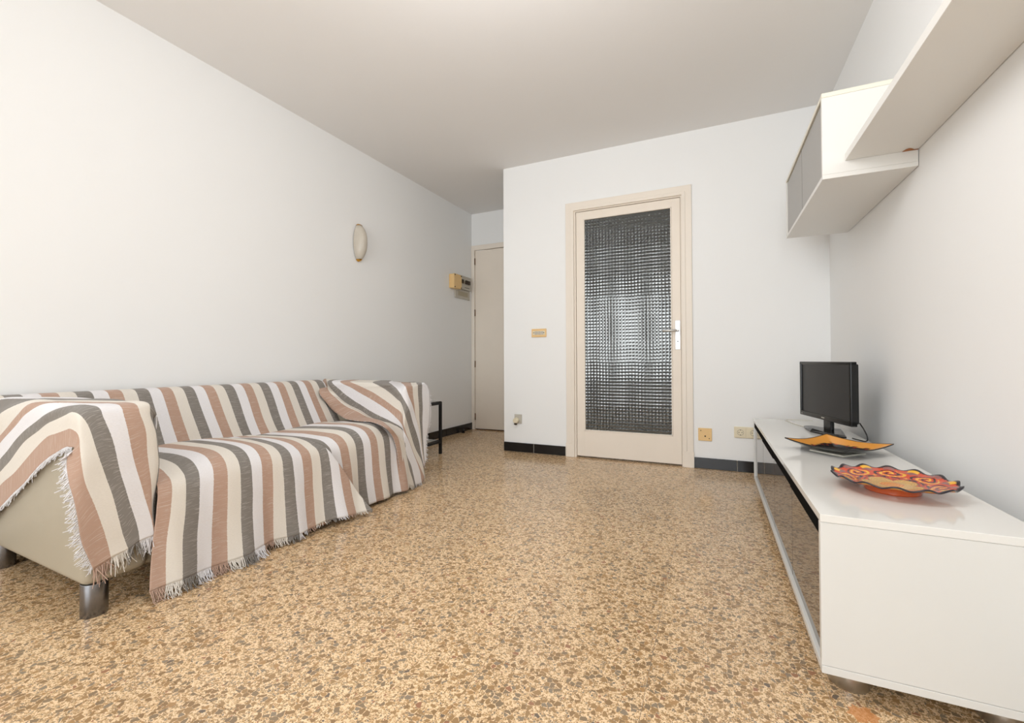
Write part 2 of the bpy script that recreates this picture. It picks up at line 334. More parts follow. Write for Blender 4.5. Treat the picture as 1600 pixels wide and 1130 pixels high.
tbox('back_panel', (cx1-.012, cy0+.018, cz0+.018), (cx1-.004, cy1-.018, cz1-.018), M['whitem'])
qs = [cy0+.019+(cy1-cy0-.038)*k/4 for k in range(5)]
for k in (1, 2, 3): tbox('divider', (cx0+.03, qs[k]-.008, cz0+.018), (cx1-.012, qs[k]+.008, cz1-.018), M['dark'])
for k in range(4):
    zt = cz1-.054-(.004, .0, .006, .0)[k]
    dr = tbox('glass_door', (cx0+.009, qs[k]+.003, cz0+.0195), (cx0+.015, qs[k+1]-.003, zt), M['tint'], tc, .0005)
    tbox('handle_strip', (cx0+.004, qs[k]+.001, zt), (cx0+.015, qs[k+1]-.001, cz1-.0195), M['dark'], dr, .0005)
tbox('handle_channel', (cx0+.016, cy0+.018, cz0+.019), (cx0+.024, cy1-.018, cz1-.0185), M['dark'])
bm = bmesh.new(); acyl(bm, (0, 0, 0), (0, 0, cz0-.0005), .042, 32, bev=.002); lg = None
for x in (cx0+.07, cx1-.06):
    for y in (cy0+.085, (cy0+cy1)/2, cy1-.085):
        c = Vector((x, y, 0))-off; c.z = 0
        if lg is None:
            lg = bm_obj('leg', bm, M['steel'], tc); lg.location = c
            for p in lg.data.polygons: p.use_smooth = len(p.vertices) <= 4
        else: copy(lg, tc, c)
# ---------------------------------------------------------------- wall cupboard and wall shelf
ux0, uy0, uy1, uz0, uz1 = .412, 2.132, 3.085, 1.529, 1.880; g = .018
wc = tag(empty('wall_cupboard', (XR, (uy0+uy1)/2, uz0)), 'white wall cupboard with two grey doors above the television', 'cupboard'); off = Vector(wc.location)
XW = XR-.002
tbox('bottom_panel', (ux0, uy0, uz0), (XW, uy1, uz0+g), M['wallw'], wc); tbox('top_panel', (ux0, uy0, uz1-g), (XW, uy1, uz1), M['edge'], wc)
tbox('end_panel', (ux0, uy0+.0005, uz0+g+.0003), (XW, uy0+g, uz1-g-.0003), M['wallw'], wc); tbox('end_panel', (ux0, uy1-g, uz0+g+.0003), (XW, uy1-.0005, uz1-g-.0003), M['wallw'], wc)
tbox('back_panel', (XW-.006, uy0+g, uz0+g), (XW-.001, uy1-g, uz1-g), M['wallw'], wc)
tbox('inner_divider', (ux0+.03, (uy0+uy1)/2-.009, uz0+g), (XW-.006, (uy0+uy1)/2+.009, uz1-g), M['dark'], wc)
for a, b in ((uy0+g+.001, (uy0+uy1)/2-.005), ((uy0+uy1)/2+.005, uy1-g-.001)): tbox('door', (ux0+.006, a, uz0+g+.002), (ux0+.022, b, uz1-g-.006), M['gdoor'], wc)
ws = tag(empty('wall_shelf', (XR, 1.4, 1.591)), 'long white wall shelf butting against the wall cupboard', 'shelf'); off = Vector(ws.location)
tbox('shelf_board', (.4865, .62, 1.591), (XW, uy0-.001, 1.619), M['wallw'], ws)
vs = []; fs = []
for i in range(9):
    t_ = i/8; x = .664+(XW-.666)*t_; dpt = .030*math.sin(math.pi*min(1, t_*1.15)**.7)*(1-.5*t_) if t_ < .87 else .006
    vs += [Vector((x, uy0-.002, 1.5904))-off, Vector((x, uy0-.002-max(.003, dpt), 1.5904))-off]
vs += [v+Vector((0, 0, -.0008)) for v in vs]
n = 18
for i in range(8): fs += [(2*i, 2*i+1, 2*i+3, 2*i+2), (n+2*i, n+2*i+2, n+2*i+3, n+2*i+1), (2*i+1, n+2*i+1, n+2*i+3, 2*i+3)]
mesh_obj('chipped_corner', vs, fs, M['chip'], ws)['label'] = 'bare brown chipboard where the laminate has chipped'
# ---------------------------------------------------------------- television
pa = Vector((.449, 2.91, 0)); pb = Vector((.572, 2.438, 0)); mid = (pa+pb)/2; dv = pb-pa; W = dv.length
tv = tag(empty('television', (mid.x, mid.y, cz1), math.atan2(dv.y, dv.x)), 'small flat black television standing on the white cabinet', 'television')
hw = W/2; b0, b1 = .0625, .357      # local x along screen, -y faces the room
box('back_housing', (-hw+.01, .012, b0+.01), (hw-.01, .034, b1-.01), M['black'], tv, .006, 2)
box('rear_bulge', (-hw*.6, .03, b0+.03), (hw*.75, .055, b1-.10), M['black'], tv, .012, 2)
bm = bmesh.new(); bz = .016
abox(bm, (-hw, -.006, b1-bz), (hw, .02, b1), .003); abox(bm, (-hw, -.006, b0), (hw, .02, b0+.024), .003); abox(bm, (-hw, -.006, b0+.002), (-hw+bz, .02, b1-.002), .003); abox(bm, (hw-bz, -.006, b0+.002), (hw, .02, b1-.002), .003)
bez = bm_obj('bezel', bm, M['black'], tv)
box('screen', (-hw+bz-.002, .0, b0+.022), (hw-bz+.002, .006, b1-bz+.002), M['screen'], tv)
box('badge', (-.014, -.0068, b0+.009), (.014, -.006, b0+.014), M['greyp'], bez)
box('indicator', (-hw+.02, -.0068, b0+.009), (-hw+.026, -.006, b0+.012), M['alu'], bez)
bm = bmesh.new(); abox(bm, (-.035, .012, .012), (.035, .03, b0+.04), .004); bm_obj('stand_neck', bm, M['black'], tv)
vs = []; fs = []                                    # wing-shaped foot, thicker in the middle
prof = [(-.17, -.03), (-.10, -.055), (0, -.075), (.10, -.055), (.17, -.03), (.175, .0), (.10, .03), (0, .075), (-.10, .03), (-.175, .0)]
for z, s in ((0, 1), (.007, 1), (.013, .86)): vs += [(x*s, y*s+.01, z+(.006 if z > .01 and abs(x) < .05 else 0)) for x, y in prof]
m_ = len(prof)
for q in range(2): fs += [(q*m_+i, q*m_+(i+1) % m_, (q+1)*m_+(i+1) % m_, (q+1)*m_+i) for i in range(m_)]
fs += [tuple(range(m_))[::-1], tuple(range(2*m_, 3*m_))]; mesh_obj('stand_base', vs, fs, M['black'], tv)
tag(tube('cable', [(.535, 3.10, .437), (.47, 3.125, .436), (.405, 3.122, .4345), (.405, 3.02, .4345), (.43, 2.90, .4345), (.455, 2.82, .4345)], .0025, M['cable']), 'thin white cable looped on the cabinet behind the television', 'cable')
tag(tube('cable', [(.605, 2.47, .51), (.618, 2.455, .48), (.625, 2.44, .45), (.618, 2.43, .4352), (.60, 2.45, .4348), (.585, 2.50, .4348)], .0028, M['black']), 'short black lead hanging from the television onto the cabinet', 'cable')
# ---------------------------------------------------------------- square curved dish
def vcol_mesh(o, cols):
    ca = o.data.color_attributes.new('col', 'FLOAT_COLOR', 'POINT')
    for i, c in enumerate(cols): ca.data[i].color = c
ds = tag(empty('square_dish', (.447, 2.125, cz1)), 'square upturned dish, orange inside and black outside', 'dish')
N = 40; hd = .178; vs = []; cols = []; fs = []
def dish_z(a, b):           # a, b in -1..1 along the two edge directions
    m = max(abs(a), abs(b)); c = abs(a)*abs(b)
    return .0085+.0255*max(0, (m-.32)/.68)**1.05+.013*c**1.7
org = lin(232, 160, 72); blk = lin(26, 24, 26); red = lin(176, 60, 40)
for top in (1, 0):
    for i in range(N+1):
        for j in range(N+1):
            a = 2*i/N-1; b = 2*j/N-1; x = (a+b)*hd/2; y = (b-a)*hd/2
            vs.append((x, y, dish_z(a, b)+(0 if top else -.0045)))
            m = max(abs(a), abs(b)); nz = noise.noise(Vector((a*9, b*9, 1)))*.03
            if not top or m > .985: cols.append(blk)
            elif m > .60+nz: cols.append(tuple(c*(1+.25*noise.noise(Vector((a*20, b*20, 5)))) for c in org[:3])+(1,))
            elif m > .545+nz: cols.append(blk)
            elif m > .515+nz: cols.append(red)
            else: cols.append(blk)
K = (N+1)**2
for i in range(N):
    for j in range(N):
        k = i*(N+1)+j; fs += [(k, k+N+1, k+N+2, k+1), (K+k, K+k+1, K+k+N+2, K+k+N+1)]
for i in range(N):
    for (p, q) in ((i, i+1), (N*(N+1)+i, N*(N+1)+i+1), (i*(N+1), (i+1)*(N+1)), (i*(N+1)+N, (i+1)*(N+1)+N)): fs.append((p, q, K+q, K+p))
o = mesh_obj('dish_shell', vs, fs, M['glaze'], ds, True); vcol_mesh(o, cols)
bm = bmesh.new(); bmesh.ops.create_cone(bm, cap_ends=True, segments=4, radius1=.092, radius2=.092, depth=.0036, matrix=Matrix.Translation((0, 0, .0018))); bm_obj('foot', bm, M['edge'], ds)
# ---------------------------------------------------------------- scalloped painted plate
pl = tag(empty('scalloped_plate', (.455, 1.566, cz1)), 'scalloped orange ceramic plate with painted swirls on a foot ring', 'plate')
NA, NR, RR, LB = 336, 44, .139, 14; vs = []; cols = []; fs = []
def plate_z(r, th):
    base = .0165+.0225*max(0, (r-.3)/.7)**1.3
    return base+.0042*max(0, (r-.62)/.38)**1.3*math.cos(LB*th)
oran = lin(214, 112, 50); dk = lin(40, 34, 42); yel = lin(240, 182, 60); tan = lin(222, 176, 92); rd = lin(208, 78, 48); pur = lin(150, 100, 96)
def plate_col(r, th):
    lob = math.cos(LB*th)
    if r > .965: return dk
    if r > .86:
        if lob > .1 and r < .94: return yel if (int((th*LB/(2*math.pi)+.5)) % 2 == 0) else pur
        return dk if r > .93-.03*lob else rd
    if r > .56:
        s = th*LB/2/(2*math.pi); cxs = (s-math.floor(s)-.5); cyr = (r-.71)/.15; dx = cxs*2.1*r*3.2/2; rho = math.hypot(dx, cyr); ph = math.atan2(cyr, dx)
        sp = math.sin(ph+rho*8.5)
        if rho < 1.05:
            if sp > .66: return dk
            if sp < -.72: return yel
        elif rho > 1.25: return pur if r > .72 else yel
        return rd
    if r > .53+.02*lob: return dk
    ss = 5; s = th*ss/(2*math.pi); q = abs(s-math.floor(s)-.5)*2; arc = .30+.2*math.sqrt(max(0, 1-q*q))
    if r > arc: return rd if (math.sin(r*90+th*9) < .7) else dk
    if r < .2: return rd if math.sin(r*140+th*2) > 0 else yel
    d_ = math.sin((arc-r)*130)
    if d_ > .25 and math.sin(th*150+r*60) > -.1: return lin(140, 96, 60)
    return tan
for top in (1, 0):
    for i in range(NR+1):
        r = i/NR
        for j in range(NA):
            th = 2*math.pi*j/NA; R_ = RR*r*(1+.022*max(0, (r-.6)/.4)*math.cos(LB*th))
            z = plate_z(r, th)-(0 if top else .0045); vs.append((R_*math.cos(th), R_*math.sin(th), z))
            if top: cols.append(plate_col(r, th))
            else: cols.append(dk if r > .985 else (yel if (r > .88 and math.cos(LB*th) > .35) else oran))
K = (NR+1)*NA
for i in range(NR):
    for j in range(NA):
        a = i*NA+j; b = i*NA+(j+1) % NA; c = (i+1)*NA+(j+1) % NA; d_ = (i+1)*NA+j
        fs += [(a, d_, c, b), (K+a, K+b, K+c, K+d_)]
for j in range(NA): fs.append((NR*NA+j, K+NR*NA+j, K+NR*NA+(j+1) % NA, NR*NA+(j+1) % NA))
o = mesh_obj('plate_body', vs, fs, M['glaze'], pl, True); vcol_mesh(o, cols)
M['terra'] = plain('orange_glaze', lin(206, 92, 42), .15, coat=.5, vary=.05)
vs = []; fs = []; prof = [(.054, .012), (.052, .003), (.056, 0), (.062, 0), (.064, .004), (.06, .012), (.066, .018)]; NS = 48
for r, z in prof: vs += [(r*math.cos(2*math.pi*j/NS), r*math.sin(2*math.pi*j/NS), z) for j in range(NS)]
for i in range(len(prof)-1): fs += [(i*NS+j, i*NS+(j+1) % NS, (i+1)*NS+(j+1) % NS, (i+1)*NS+j) for j in range(NS)]
mesh_obj('foot_ring', vs, fs, M['terra'], pl, True)
# ---------------------------------------------------------------- glass side table
st = tag(empty('side_table', (-2.123, 3.19, 0), -.025), 'black metal side table with glass top beside the sofa', 'table')
sx, sy, sh = -.42, -.42, .446; q = .011
bm = bmesh.new(); abox(bm, (-q, -q, 0), (q, q, sh), .001, 1); lg = None
for x in (-q, sx+q):
    for y in (-q, sy+q):
        if lg is None: lg = bm_obj('leg', bm, M['blackm'], st); lg.location = (x, y, 0)
        else: copy(lg, st, (x, y, 0))
for z in (sh-.022, .095):
    for y in (-2*q, sy): box('rail', (sx+2*q, y, z), (-2*q, y+2*q, z+.02), M['blackm'], st, .001, 1)
    for x in (-2*q, sx): box('rail', (x, sy+2*q, z), (x+2*q, -2*q, z+.02), M['blackm'], st, .001, 1)
box('glass_top', (sx+.004, sy+.004, sh), (-.004, -.004, sh+.006), M['tglass'], st, .001, 1)
box('glass_shelf', (sx+.022, sy+.022, .115), (-.022, -.022, .120), M['tglass'], st, .001, 1)
# ---------------------------------------------------------------- things on the walls
wl = lambda y, z, out=0: Vector((XL(y)+out, y, z))
RZL = -math.atan(.0251)
sc = tag(empty('wall_sconce', wl(2.70, 1.757), RZL), 'frosted glass half shell wall lamp with brass tips', 'lamp')
vs = []; fs = []; NU, NV = 24, 32; A_, B_, C_ = .085, .052, .152
for s in (1, .95):
    for i in range(NV+1):
        v = -1+2*i/NV; ww = max(0, 1-abs(v)**2.3)**.62
        for j in range(NU+1):
            ph = -math.pi/2+math.pi*j/NU; vs.append((.006+(A_*math.cos(ph)*ww)*s, B_*math.sin(ph)*ww*s, C_*v*s))
K = (NV+1)*(NU+1)
for i in range(NV):
    for j in range(NU):
        a = i*(NU+1)+j; fs += [(a, a+1, a+NU+2, a+NU+1), (K+a, K+a+NU+1, K+a+NU+2, K+a+1)]
mesh_obj('glass_shade', vs, fs, M['frost'], sc, True)
box('wall_plate', (.001, -.03, -.10), (.008, .03, .10), M['whitem'], sc, .002)
for s in (-1, 1):
    vs = []; fs = []
    for i in range(7):
        v = s*(.90+.112*i/6); vv = min(1, abs(v)/1.012); ww = max(0, 1-vv**2.3)**.62*1.06+.02
        for j in range(17):
            ph = -math.pi/2+math.pi*j/16; vs.append((.004+A_*1.05*math.cos(ph)*ww, B_*1.05*math.sin(ph)*ww, C_*v))
    for i in range(6): fs += [(i*17+j, i*17+j+1, (i+1)*17+j+1, (i+1)*17+j) for j in range(16)]
    fs.append(tuple(6*17+j for j in range(17))); mesh_obj('brass_tip', vs, fs, M['brass'], sc, True)
# consumer unit: cream box, grey breaker panel and lower panel, all on the left wall near the entrance
def lbox(name, y0, y1, z0, z1, t0, t1, mat, par, bev=.002):
    o = box(name, (t0, y0-par.location.y, z0-par.location.z), (t1, y1-par.location.y, z1-par.location.z), mat, par, bev, 2); return o
cb_ = tag(empty('junction_box', wl(4.05, 1.66), RZL), 'cream electrical box with four dark screws by the entrance door', 'electrical box')
lbox('box_body', 4.0, 4.145, 1.585, 1.735, .001, .062, M['beige'], cb_, .003); cov = lbox('box_cover', 3.998, 4.147, 1.583, 1.737, .062, .07, M['beige'], cb_, .003)
for y in (4.01, 4.135):
    for z in (1.595, 1.725): cyl('screw', (.069, y-4.05, z-1.66), (.074, y-4.05, z-1.66), .007, M['hole'], cov, 10)
lbox('switch_window', 4.055, 4.10, 1.645, 1.69, .07, .073, M['greyp'], cov, .001); lbox('switch_toggle', 4.068, 4.088, 1.66, 1.682, .073, .082, M['hole'], cov, .001)
bp = tag(empty('breaker_panel', wl(4.28, 1.66), RZL), 'grey breaker panel beside the cream electrical box', 'electrical panel')
lbox('panel', 4.15, 4.405, 1.60, 1.752, .001, .03, M['greyp'], bp, .004); lbox('breaker_slot', 4.18, 4.375, 1.668, 1.70, .03, .032, M['greyd'], bp, .001)
for y in (4.19, 4.275, 4.325): lbox('breaker_toggle', y, y+.035, 1.664, 1.706, .032, .05, M['hole'], bp, .002)
lbox('label_strip', 4.27, 4.37, 1.622, 1.628, .03, .031, M['hole'], bp, 0)
mp_ = tag(empty('fuse_panel', wl(4.28, 1.56), RZL), 'flat grey fuse panel with beige window below the breaker panel', 'electrical panel')
lbox('panel', 4.10, 4.405, 1.495, 1.597, .001, .014, M['greyp'], mp_, .003); lbox('cover_window', 4.16, 4.355, 1.525, 1.575, .014, .017, M['greyd'], mp_, .001)
# plates on the back wall
def wplate(name, x0, x1, z0, z1, mat, label, cat, th=.009, bev=.003):
    e = tag(empty(name, ((x0+x1)/2, D, (z0+z1)/2)), label, cat); hx, hz = (x1-x0)/2, (z1-z0)/2
    box('plate', (-hx, -th, -hz), (hx, -.0005, hz), mat, e, bev); return e, hx, hz
e, hx, hz = wplate('light_switch', -1.424, -1.288, 1.0, 1.072, M['beige'], 'small cream plate of rocker switches left of the glazed door', 'switch')
box('rocker_frame', (-hx+.012, -.011, -.017), (hx-.012, -.009, .017), M['ivory'], e, .001)
for x in (-.036, -.008, .02): box('rocker', (x, -.015, -.013), (x+.024, -.011, .013), M['greyp'], e, .002)
for x in (-.045, .047): cyl('screw', (x, -.0125, .002), (x, -.010, .002), .004, M['hole'], e, 10)
e, hx, hz = wplate('plug_socket', -1.588, -1.52, .248, .328, M['greyp'], 'small pale socket with a plug low on the wall', 'socket', .012)
cyl('plug', (-.012, -.012, -.012), (-.012, -.045, -.012), .026, M['ivory'], e, 24, r2=.022, bev=.003)
box('cable_entry', (-.022, -.045, -.05), (-.004, -.02, -.03), M['hole'], e, .003)
e, hx, hz = wplate('blank_plate', -.101, -.009, .205, .298, M['beige'], 'square yellowed aerial plate beside the glazed door', 'plate')
for x, z, r in ((-.028, .028, .0035), (.001, -.012, .0055), (.028, -.028, .0035)): cyl('hole', (x, -.0095, z), (x, -.0085, z), r, M['hole'], e, 12)
e, hx, hz = wplate('double_socket', .136, .298, .242, .322, M['ivory'], 'ivory double wall socket half hidden by the cabinet', 'socket', .010, .004)
for x in (-.041, .041):
    fp = box('socket_face', (x-.034, -.013, -.034), (x+.034, -.010, .034), M['ivory'], e, .002)
    vs = []; fs = []; NS = 28
    for r, y in ((.021, -.0131), (.021, -.0145), (.0185, -.0145), (.0185, -.0131)): vs += [(x+r*math.cos(2*math.pi*k/NS), y, r*math.sin(2*math.pi*k/NS)) for k in range(NS)]
    for i in range(3): fs += [(i*NS+k, i*NS+(k+1) % NS, (i+1)*NS+(k+1) % NS, (i+1)*NS+k) for k in range(NS)]
    mesh_obj('socket_rim', vs, fs, M['greyd'], fp)
    for dx, dz, r in ((-.0095, 0, .003), (.0095, 0, .003), (0, .018, .0035), (0, -.018, .0035)): cyl('pin_hole', (x+dx, -.0138, dz), (x+dx, -.0128, dz), r, M['hole'], fp, 10)
dst = tag(empty('door_stop', (XL(4.2)+.05, 4.2, 0)), 'small black door stop at the foot of the left wall', 'door stop')
cyl('base', (0, 0, 0), (0, 0, .006), .02, M['black'], dst, 20); cyl('rubber_post', (0, 0, .006), (0, 0, .042), .015, M['black'], dst, 20, r2=.013, bev=.003)
# ---------------------------------------------------------------- sofa (local frame: x away from the wall, y along it)
SO = Vector((XL(.69), .69, 0))
sofa = tag(empty('sofa', SO, RZL), 'low cream leatherette two seat sofa under striped throws', 'sofa')
def sbox(name, a, b, bev, par=sofa, mat='sofa', seg=4):
    o = box(name, a, b, M[mat], par, bev, seg, True); return o
SL = 1.725
sbox('armrest', (.02, .015, .1), (.893, .19, .652), .028); sbox('armrest', (.02, 1.53, .1), (.868, SL-.015, .622), .03)
sbox('seat_base', (.02, .185, .1), (.875, 1.54, .30), .02)
bm = bmesh.new(); n_ = [(.02, .1), (.02, .645), (.06, .655), (.15, .655), (.175, .635), (.33, .36), (.33, .1)]
vs = [(x, y, z) for y in (.18, 1.54) for x, z in n_]; k = len(n_)
bm.free(); mesh_obj('backrest', vs, [tuple(range(k)), tuple(range(k, 2*k))[::-1]]+[(i, k+i, k+(i+1) % k, (i+1) % k) for i in range(k)], M['sofa'], sofa)
sbox('seat_cushion', (.32, .195, .27), (.86, .86, .372), .05); sbox('seat_cushion', (.32, .862, .27), (.86, 1.525, .372), .05)
bm = bmesh.new(); acyl(bm, (0, 0, 0), (0, 0, .104), .034, 32, bev=.002); lg = None
for x in (.86, .12):
    for y in (.055, SL-.06):
        if lg is None:
            lg = bm_obj('leg', bm, M['dsteel'], sofa); lg.location = (x, y, 0)
            for p in lg.data.polygons: p.use_smooth = len(p.vertices) <= 4
        else: copy(lg, sofa, (x, y, 0))
# ---------------------------------------------------------------- woven throws
def sheet(name, grid, U, V, label, thick=.0025):
    """grid[i][j] Vector (i across the stripes, j along them); U[i] stripe coordinate, V[j] metres"""
    ni, nj = len(grid), len(grid[0]); vs = [p for r in grid for p in r]
    uv = [((U[i][j] if isinstance(U[i], (list, tuple)) else U[i]), V[j]) for i in range(ni) for j in range(nj)]
    fs = [(i*nj+j, (i+1)*nj+j, (i+1)*nj+j+1, i*nj+j+1) for i in range(ni-1) for j in range(nj-1)]
    root = tag(empty(name, SO, RZL), label, 'throw')
    o = mesh_obj('cloth', vs, fs, M['weave'], root, True, uv)
    m = o.modifiers.new('thickness', 'SOLIDIFY'); m.thickness = thick; m.offset = 0
    return root
def fringe(root, hem, n, length, spread=.35, out=Vector((0, 0, 0)), u_fix=None, floor=.003, rad=.0017, name='fringe', per=1, down=1.0):
    """hem: list of (pos, u); strands hang from it"""
    vs = []; fs = []; uv = []; cum = [0]
    for a, b in zip(hem[:-1], hem[1:]): cum.append(cum[-1]+(b[0]-a[0]).length)
    kx = 0
    for s in range(n):
        t = (s+random.uniform(-.4, .4))/n*cum[-1]; t = min(max(t, 0), cum[-1]-1e-6)
        k = max(i for i in range(len(cum)) if cum[i] <= t); k = min(k, len(hem)-2)
        f = (t-cum[k])/max(1e-6, cum[k+1]-cum[k]); p = hem[k][0].lerp(hem[k+1][0], f); u = hem[k][1]+(hem[k+1][1]-hem[k][1])*f
        tn = (hem[k+1][0]-hem[k][0]).normalized()
        d = Vector((0, 0, -down))+tn*random.gauss(0, spread)+out+Vector((random.gauss(0, .12), random.gauss(0, .12), 0)); d.normalize()
        L = length*random.uniform(.6, 1.25); cur = Vector((random.gauss(0, .3), random.gauss(0, .3), 0)); r = rad*random.uniform(.7, 1.3); base = len(vs)
        for q in range(4):
            c = p+d*L*q/3+cur*L*.35*(q/3)**2; c.z = max(c.z, floor+.002*random.random())
            rr = r*(1-.35*q/3); a = Vector((1, 0, 0)) if abs(d.x) < .8 else Vector((0, 1, 0)); e1 = d.cross(a).normalized(); e2 = d.cross(e1)
            for h in range(3):
                an = 2.094*h; vs.append(c+e1*rr*math.cos(an)+e2*rr*math.sin(an)); uv.append((u if u_fix is None else u_fix+random.uniform(-.08, .08), .3+q*.02+s*.013))
        for q in range(3): fs += [(base+q*3+h, base+q*3+(h+1) % 3, base+q*3+3+(h+1) % 3, base+q*3+3+h) for h in range(3)]
    o = mesh_obj(name, vs, fs, M['weave'], root, True, uv); o['kind'] = 'stuff'; o['label'] = 'loose knotted cotton fringe'; return o
def nz(x, y, z=0): return noise.noise(Vector((x, y, z)))
# throw over the backrest and the far half of the seat
PR = [(.03, .660), (.085, .668), (.145, .667), (.182, .645), (.225, .575), (.28, .475), (.325, .40), (.352, .378), (.40, .408), (.50, .424), (.64, .428), (.76, .425), (.845, .41), (.893, .365), (.906, .29), (.910, .2), (.916, .11), (.925, .02)]
PRV = crom([Vector((x, 0, z)) for x, z in PR], 5)
def lerp_tab(tab, x):
    if x <= tab[0][0]: return tab[0][1]
    for (a, b), (c, d) in zip(tab[:-1], tab[1:]):
        if x <= c: return b+(d-b)*(x-a)/(c-a)
    return tab[-1][1]
def seat_swell(x, y):       # the two cushions swell, with a dip between them
    w_ = min(1, max(0, (x-.36)/.12))*min(1, max(0, (.93-x)/.06)) if x < .93 else 0
    return w_*(.014*math.cos((y-.50)*2*math.pi/.72)-.006+.005*nz(x*6, y*6))
NI = 190; grid = []; U = []; y0_, y1_ = .19, 1.535
arc = [0]
for a, b in zip(PRV[:-1], PRV[1:]): arc.append(arc[-1]+(b-a).length)
for i in range(NI+1):
    row = []; ur = []
    for j, p in enumerate(PRV):
        s = arc[j]/arc[-1]; x, z = p.x, p.z
        ya = .012+(y0_-.012)*min(1, max(0, (x-.17)/.05)) if x < .6 else y0_+.05*min(1, max(0, (s-.72)/.15))
        y = ya+(y1_-ya)*i/NI
        z += seat_swell(x, y); dx = 0
        if z < .36 and x > .85:
            h = min(1, (.36-z)/.34); dx = .012*h*math.sin(y*31+2*nz(y*4, 7))+.010*h*nz(y*14, z*3, 3)
        if x < .36: dx = .004*nz(y*9, z*8, 2)+.006*math.sin((s-.05)*14)*nz(y*3, 1)
        yy = y+.006*nz(y*3, s*6, 9)
        row.append(Vector((x+dx, yy, max(z, .006)))); ur.append(((y+.69)-1.04-.05*max(0, s-.45)/.55-.02*s)/.2045+.05*nz(y*2, s*3, 4))
    grid.append(row); U.append(ur)
thB = sheet('throw', grid, U, arc, 'striped throw covering the sofa backrest and far seat')
# throw over the near seat, hem trailing on the floor
PA = [(.37, .392), (.42, .424), (.50, .436), (.64, .441), (.76, .437), (.852, .420), (.905, .372), (.921, .29), (.928, .20), (.938, .11), (.950, .035)]
PAV = crom([Vector((x, 0, z)) for x, z in PA], 6); arcA = [0]
for a, b in zip(PAV[:-1], PAV[1:]): arcA.append(arcA[-1]+(b-a).length)
grid = []; U = []; NI = 170; edge = [(0, .83), (.35, .86), (.52, .89), (.62, .92), (.75, .985), (.88, 1.05), (1, 1.10)]
for i in range(NI+1):
    f = i/NI; row = []; ur = []
    for j, p in enumerate(PAV):
        s = arcA[j]/arcA[-1]; ye = lerp_tab(edge, s); ys = .205-.10*max(0, s-.6); y = ys+(ye-ys)*f; x, z = p.x, p.z
        z += seat_swell(x, y); dx = 0
        if s > .55:
            h = (s-.55)/.45; dx = h*(.010*math.sin(y*27+1.2)+.014*nz(y*7, z*2, 3)+.006*nz(y*20, z*3))
            dx += .085*h**1.5*max(0, (y-.72)/.38)**2.2            # the loose corner swings out on the floor
            z += -.004*h*math.sin(y*19)
        row.append(Vector((x+dx, y+.004*nz(y*6, s*7, 2), max(z, .012)))); ur.append((.69+.205+(ye-.205+.0)*f*(.965-.045*s)-.891)/.1785+.05*nz(y*5, s*3, 11))
    grid.append(row); U.append(ur)
thA = sheet('throw', grid, U, arcA, 'striped throw over the near seat with fringe trailing on the floor')
hem = [(grid[i][-1], U[i][-1]) for i in range(0, NI+1, 2)]
fringe(thA, hem[:int(len(hem)*.45)], 230, .055, .25, Vector((.7, -.2, 0))); fringe(thA, hem[int(len(hem)*.45):int(len(hem)*.62)], 60, .03, .3, Vector((.5, 0, 0))); fringe(thA, hem[int(len(hem)*.62):], 60, .016, .5, Vector((.8, 0, 0)))
# throw over the near arm
ARM = [  # unrolled distance from the outer top edge (negative hangs down the end panel) against x
 [(.02, -.545), (.345, -.355), (.452, -.296), (.547, -.248), (.643, -.183), (.729, -.156), (.788, -.125), (.86, -.118)],
 [(.02, -.44), (.365, -.268), (.45, -.23), (.566, -.155), (.665, -.104), (.838, -.062), (.87, -.062)],
 [(.02, -.395), (.341, -.23), (.448, -.162), (.523, -.119), (.683, -.057), (.80, -.025), (.87, -.005)],
 [(.02, -.35), (.339, -.182), (.424, -.13), (.543, -.073), (.663, -.03), (.794, .012), (.87, .045)],
 [(.02, -.30), (.338, -.123), (.445, -.067), (.55, -.015), (.65, .03), (.87, .098)],
 [(.02, -.25), (.337, -.098), (.422, -.047), (.52, .012), (.62, .06), (.87, .142)],
 [(.02, -.16), (.335, -.025), (.42, .03), (.55, .09), (.87, .178)],
 [(.02, -.07), (.335, .06), (.55, .15), (.87, .225)],
 [(.02, .0), (.335, .13), (.55, .21), (.87, .275)]]
FRONT = [  # (x, y, z) control points down the arm front
 [(.862, -.012, .505), (.893, -.019, .442), (.908, -.014, .383), (.913, -.002, .293), (.915, .009, .233), (.915, .032, .160)],
 [(.902, .004, .529), (.910, .007, .464), (.913, .014, .418), (.915, .037, .339), (.917, .060, .257), (.917, .074, .178)],
 [(.902, .022, .600), (.912, .037, .53), (.915, .060, .436), (.917, .083, .340), (.919, .108, .225), (.919, .117, .192)],
 [(.902, .058, .622), (.912, .081, .537), (.915, .095, .45), (.917, .114, .361), (.919, .141, .26), (.919, .147, .205)],
 [(.902, .109, .622), (.912, .123, .538), (.915, .140, .44), (.917, .160, .349), (.919, .180, .271), (.920, .188, .210)],
 [(.900, .154, .622), (.910, .168, .555), (.914, .174, .45), (.916, .180, .36), (.917, .182, .29), (.917, .190, .215)],
 [(.893, .186, .610), (.902, .200, .545), (.906, .206, .46), (.903, .198, .38), (.900, .194, .30), (.902, .205, .21)],
 [(.865, .207, .59), (.868, .217, .53), (.872, .220, .45), (.880, .214, .37), (.885, .210, .29), (.885, .218, .20)],
 [(.82, .21, .56), (.82, .22, .50), (.83, .222, .43), (.84, .218, .36), (.85, .214, .29), (.85, .222, .20)]]
AT, AW, RF = .662, .205, .03
